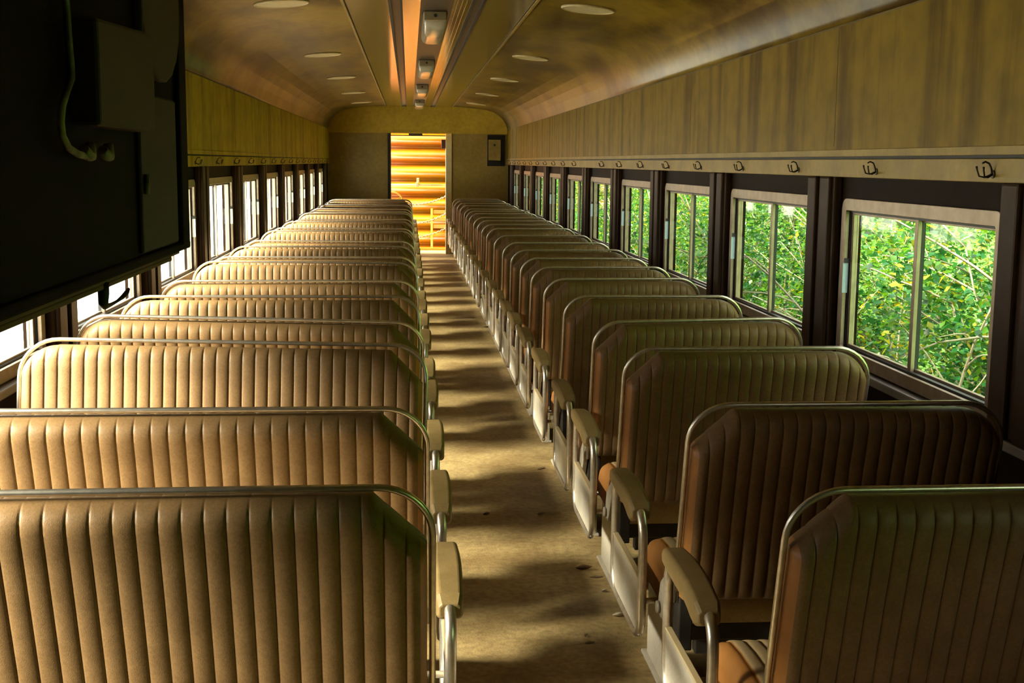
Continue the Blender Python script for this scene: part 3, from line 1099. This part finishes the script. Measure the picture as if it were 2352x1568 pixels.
# ------------------------------------------------------------------ outside: ground and foliage
GZ = -1.2
b = MB()
b.add([(-80, -40, GZ), (1.6, -40, GZ), (1.6, 90, GZ), (-80, 90, GZ)], [(0, 1, 2, 3)])
tag(b.build('ground', MT['ground']), 'pale sunlit ground outside the left windows', 'ground', kind='structure')
b = MB()
nx, nyy = 14, 50
vs = []
for j in range(nyy + 1):
    for i in range(nx + 1):
        x = 1.6 + 24 * (i / nx) ** 1.5
        y = -20 + 100 * j / nyy
        z = GZ + 0.50 * max(0, x - 4.6) ** 1.1 + 0.15 * math.sin(x * 1.3 + y * 0.7) * (x > 2)
        vs.append((x, y, z))
fs = [(j * (nx + 1) + i, j * (nx + 1) + i + 1, (j + 1) * (nx + 1) + i + 1, (j + 1) * (nx + 1) + i) for j in range(nyy) for i in range(nx)]
b.add(vs, fs, 0, True)
tag(b.build('grass_bank', MT['grass']), 'green bank rising outside the right windows', 'ground', kind='structure')


def make_bush(seed, nleaf, rad, hgt, lsize, mats, twigs):
    rnd = random.Random(seed)
    root = empty('bush', (0, 0, 0))
    b = MB()
    tips = []
    for k in range(twigs):
        a = rnd.uniform(0, 2 * math.pi)
        lean = rnd.uniform(0.08, 0.42)
        L = hgt * rnd.uniform(0.7, 1.05)
        p = Vector((rnd.uniform(-.15, .15), rnd.uniform(-.15, .15), 0))
        d = Vector((math.cos(a) * lean, math.sin(a) * lean, 1)).normalized()
        pts = [p.copy()]
        for s in range(7):
            d = (d + Vector((rnd.uniform(-.16, .16), rnd.uniform(-.16, .16), rnd.uniform(-.10, .05)))).normalized()
            p = p + d * L / 7
            pts.append(p.copy())
            if s > 1:
                q = [p.copy()]
                d2 = (d + Vector((rnd.uniform(-.9, .9), rnd.uniform(-.9, .9), rnd.uniform(-.4, .3)))).normalized()
                for t in range(4):
                    d2 = (d2 + Vector((rnd.uniform(-.2, .2), rnd.uniform(-.2, .2), rnd.uniform(-.2, .1)))).normalized()
                    q.append(q[-1] + d2 * L * 0.09)
                tips += q[1:]
                b.tube(q, 0.006, 4, radii=[0.009, 0.007, 0.006, 0.005, 0.003])
        tips += pts[2:]
        b.tube(pts, 0.02, 5, radii=[0.024 - 0.0027 * i for i in range(8)])
    b.build('stems', MT['bark'], root)
    b = MB()
    for k in range(nleaf):
        if rnd.random() < 0.35 and tips:
            t = rnd.choice(tips)
            c = t + Vector((rnd.gauss(0, .10), rnd.gauss(0, .10), rnd.gauss(0, .10)))
        else:
            z = hgt * rnd.random() ** 0.9
            rr = rad * (0.55 + 0.45 * math.sin(math.pi * min(0.12 + z / hgt * 0.9, 1.0))) * math.sqrt(rnd.uniform(0.05, 1))
            a = rnd.uniform(0, 2 * math.pi)
            c = Vector((rr * math.cos(a), rr * math.sin(a), z))
        if c.z < 0.02:
            c.z = 0.05
        s = lsize * rnd.uniform(0.5, 1.5)
        d = Vector((rnd.uniform(-1, 1), rnd.uniform(-1, 1), rnd.uniform(-.7, .5))).normalized()
        nrm = Vector((rnd.uniform(-.7, .7), rnd.uniform(-.7, .7), 1)).normalized()
        w = d.cross(nrm).normalized() * s * rnd.uniform(0.28, 0.42)
        up = w.cross(d).normalized() * s * 0.08
        m1 = c + d * s * 0.45
        mi = 0 if rnd.random() < 0.60 else (1 if rnd.random() < 0.72 else 2)
        b.add([c, m1 + w + up, c + d * s, m1 - w + up, m1], [(0, 1, 4), (1, 2, 4), (2, 3, 4), (3, 0, 4)], mi, True)
    b.build('leaves', mats, root)
    return root


LA, LB_, LC = MT['leaf_a'], MT['leaf_b'], MT['leaf_c']
protos = [make_bush(1, 15000, 1.22, 2.6, 0.046, [LA, LB_, LC], 11),
          make_bush(2, 13000, 1.25, 2.8, 0.058, [LB_, LA, LC], 9),
          make_bush(3, 16000, 1.25, 2.4, 0.040, [LA, LB_, LC], 9),
          make_bush(4, 13000, 1.25, 3.1, 0.065, [LB_, LA, LA], 8)]
KIND = ['bright green bush with small leaves', 'deep green bush with mid-sized leaves', 'fresh green fine-leaved bush', 'tall deep green bush with broad leaves']
spots = []
rnd = random.Random(21)
for i in range(14):
    spots.append((4.55 + rnd.uniform(-.12, .12), 5.9 + 2.85 * i, i % 4 if i != 2 else 0))
for i in range(9):
    spots.append((7.9 + rnd.uniform(-.12, .12), 8.2 + 5.5 * i, (i * 3 + 1) % 4))
for i in range(6):
    spots.append((15.2 + rnd.uniform(-.2, .2), 9.0 + 9.2 * i, (i + 3) % 4))
used = set()
for i, (x, y, k) in enumerate(spots):
    o = protos[k] if k not in used else copy_tree(protos[k])
    used.add(k)
    z = GZ + 0.50 * max(0, x - 4.6) ** 1.1 - 0.05
    sc2 = rnd.uniform(0.97, 1.03) * (1.0 if i < 14 else 1.85 if i < 23 else 3.0)  # rear rows scaled to tree height to block sky light through right windows
    o.location = (x, y, z)
    o.scale = (sc2, sc2, sc2)
    o.rotation_euler = (0, 0, rnd.uniform(0, 6.28))
    row = 'front row beyond the right windows' if i < 14 else ('second row beyond the right windows' if i < 23 else 'back row beyond the right windows')
    idx = i if i < 14 else (i - 14 if i < 23 else i - 23)
    tag(o, '%s, %s along the %s' % (KIND[k], ORD[idx], row), 'bush', 'bushes beyond the right windows')

# a bare pale shrub close to the car, before the hedge
rnd = random.Random(5)
root = empty('bare_shrub', (3.05, 7.2, GZ))
st = MB()
lv = MB()
for k in range(11):
    a = rnd.uniform(-0.6, 0.6) + (math.pi / 2 if k % 2 else -math.pi / 2)
    p = Vector((rnd.uniform(-.1, .1), rnd.uniform(-.3, .3), 0))
    d = Vector((0.25 * math.sin(a * 3), math.sin(a) * rnd.uniform(0.15, 0.65), 1)).normalized()
    L = rnd.uniform(2.3, 3.1)
    pts = [p.copy()]
    for q in range(12):
        d = (d + Vector((rnd.uniform(-.10, .10), 0.05 * math.sin(a) + rnd.uniform(-.12, .12), -0.045 * q * 0.3))).normalized()
        p = p + d * L / 12
        pts.append(p.copy())
        if q > 3:
            g = [p.copy()]
            d2 = (d + Vector((rnd.uniform(-.6, .6), rnd.uniform(-1, 1), rnd.uniform(-.5, .2)))).normalized()
            for t in range(5):
                d2 = (d2 + Vector((rnd.uniform(-.2, .2), rnd.uniform(-.25, .25), rnd.uniform(-.25, .05)))).normalized()
                g.append(g[-1] + d2 * 0.11)
                if rnd.random() < 0.5:
                    for z in range(2):
                        c = g[-1] + Vector((rnd.uniform(-.03, .03), rnd.uniform(-.03, .03), rnd.uniform(-.03, .03)))
                        w = Vector((rnd.uniform(-1, 1), rnd.uniform(-1, 1), rnd.uniform(-.8, .3))).normalized() * rnd.uniform(.03, .055)
                        u = w.cross(Vector((0.3, 0.2, 1))).normalized() * 0.016
                        lv.add([c, c + w * .5 + u, c + w, c + w * .5 - u], [(0, 1, 2, 3)], 0, True)
            st.tube(g, 0.004, 5, radii=[0.006, 0.005, 0.0045, 0.004, 0.003, 0.002])
    st.tube(pts, 0.012, 6, radii=[0.017 - 0.0011 * q for q in range(13)])
st.build('stems', MT['bark'], root)
lv.build('leaves', MT['leaf_c'], root)
tag(root, 'sparse pale-stemmed shrub with yellow leaves just outside the nearest right windows', 'shrub')
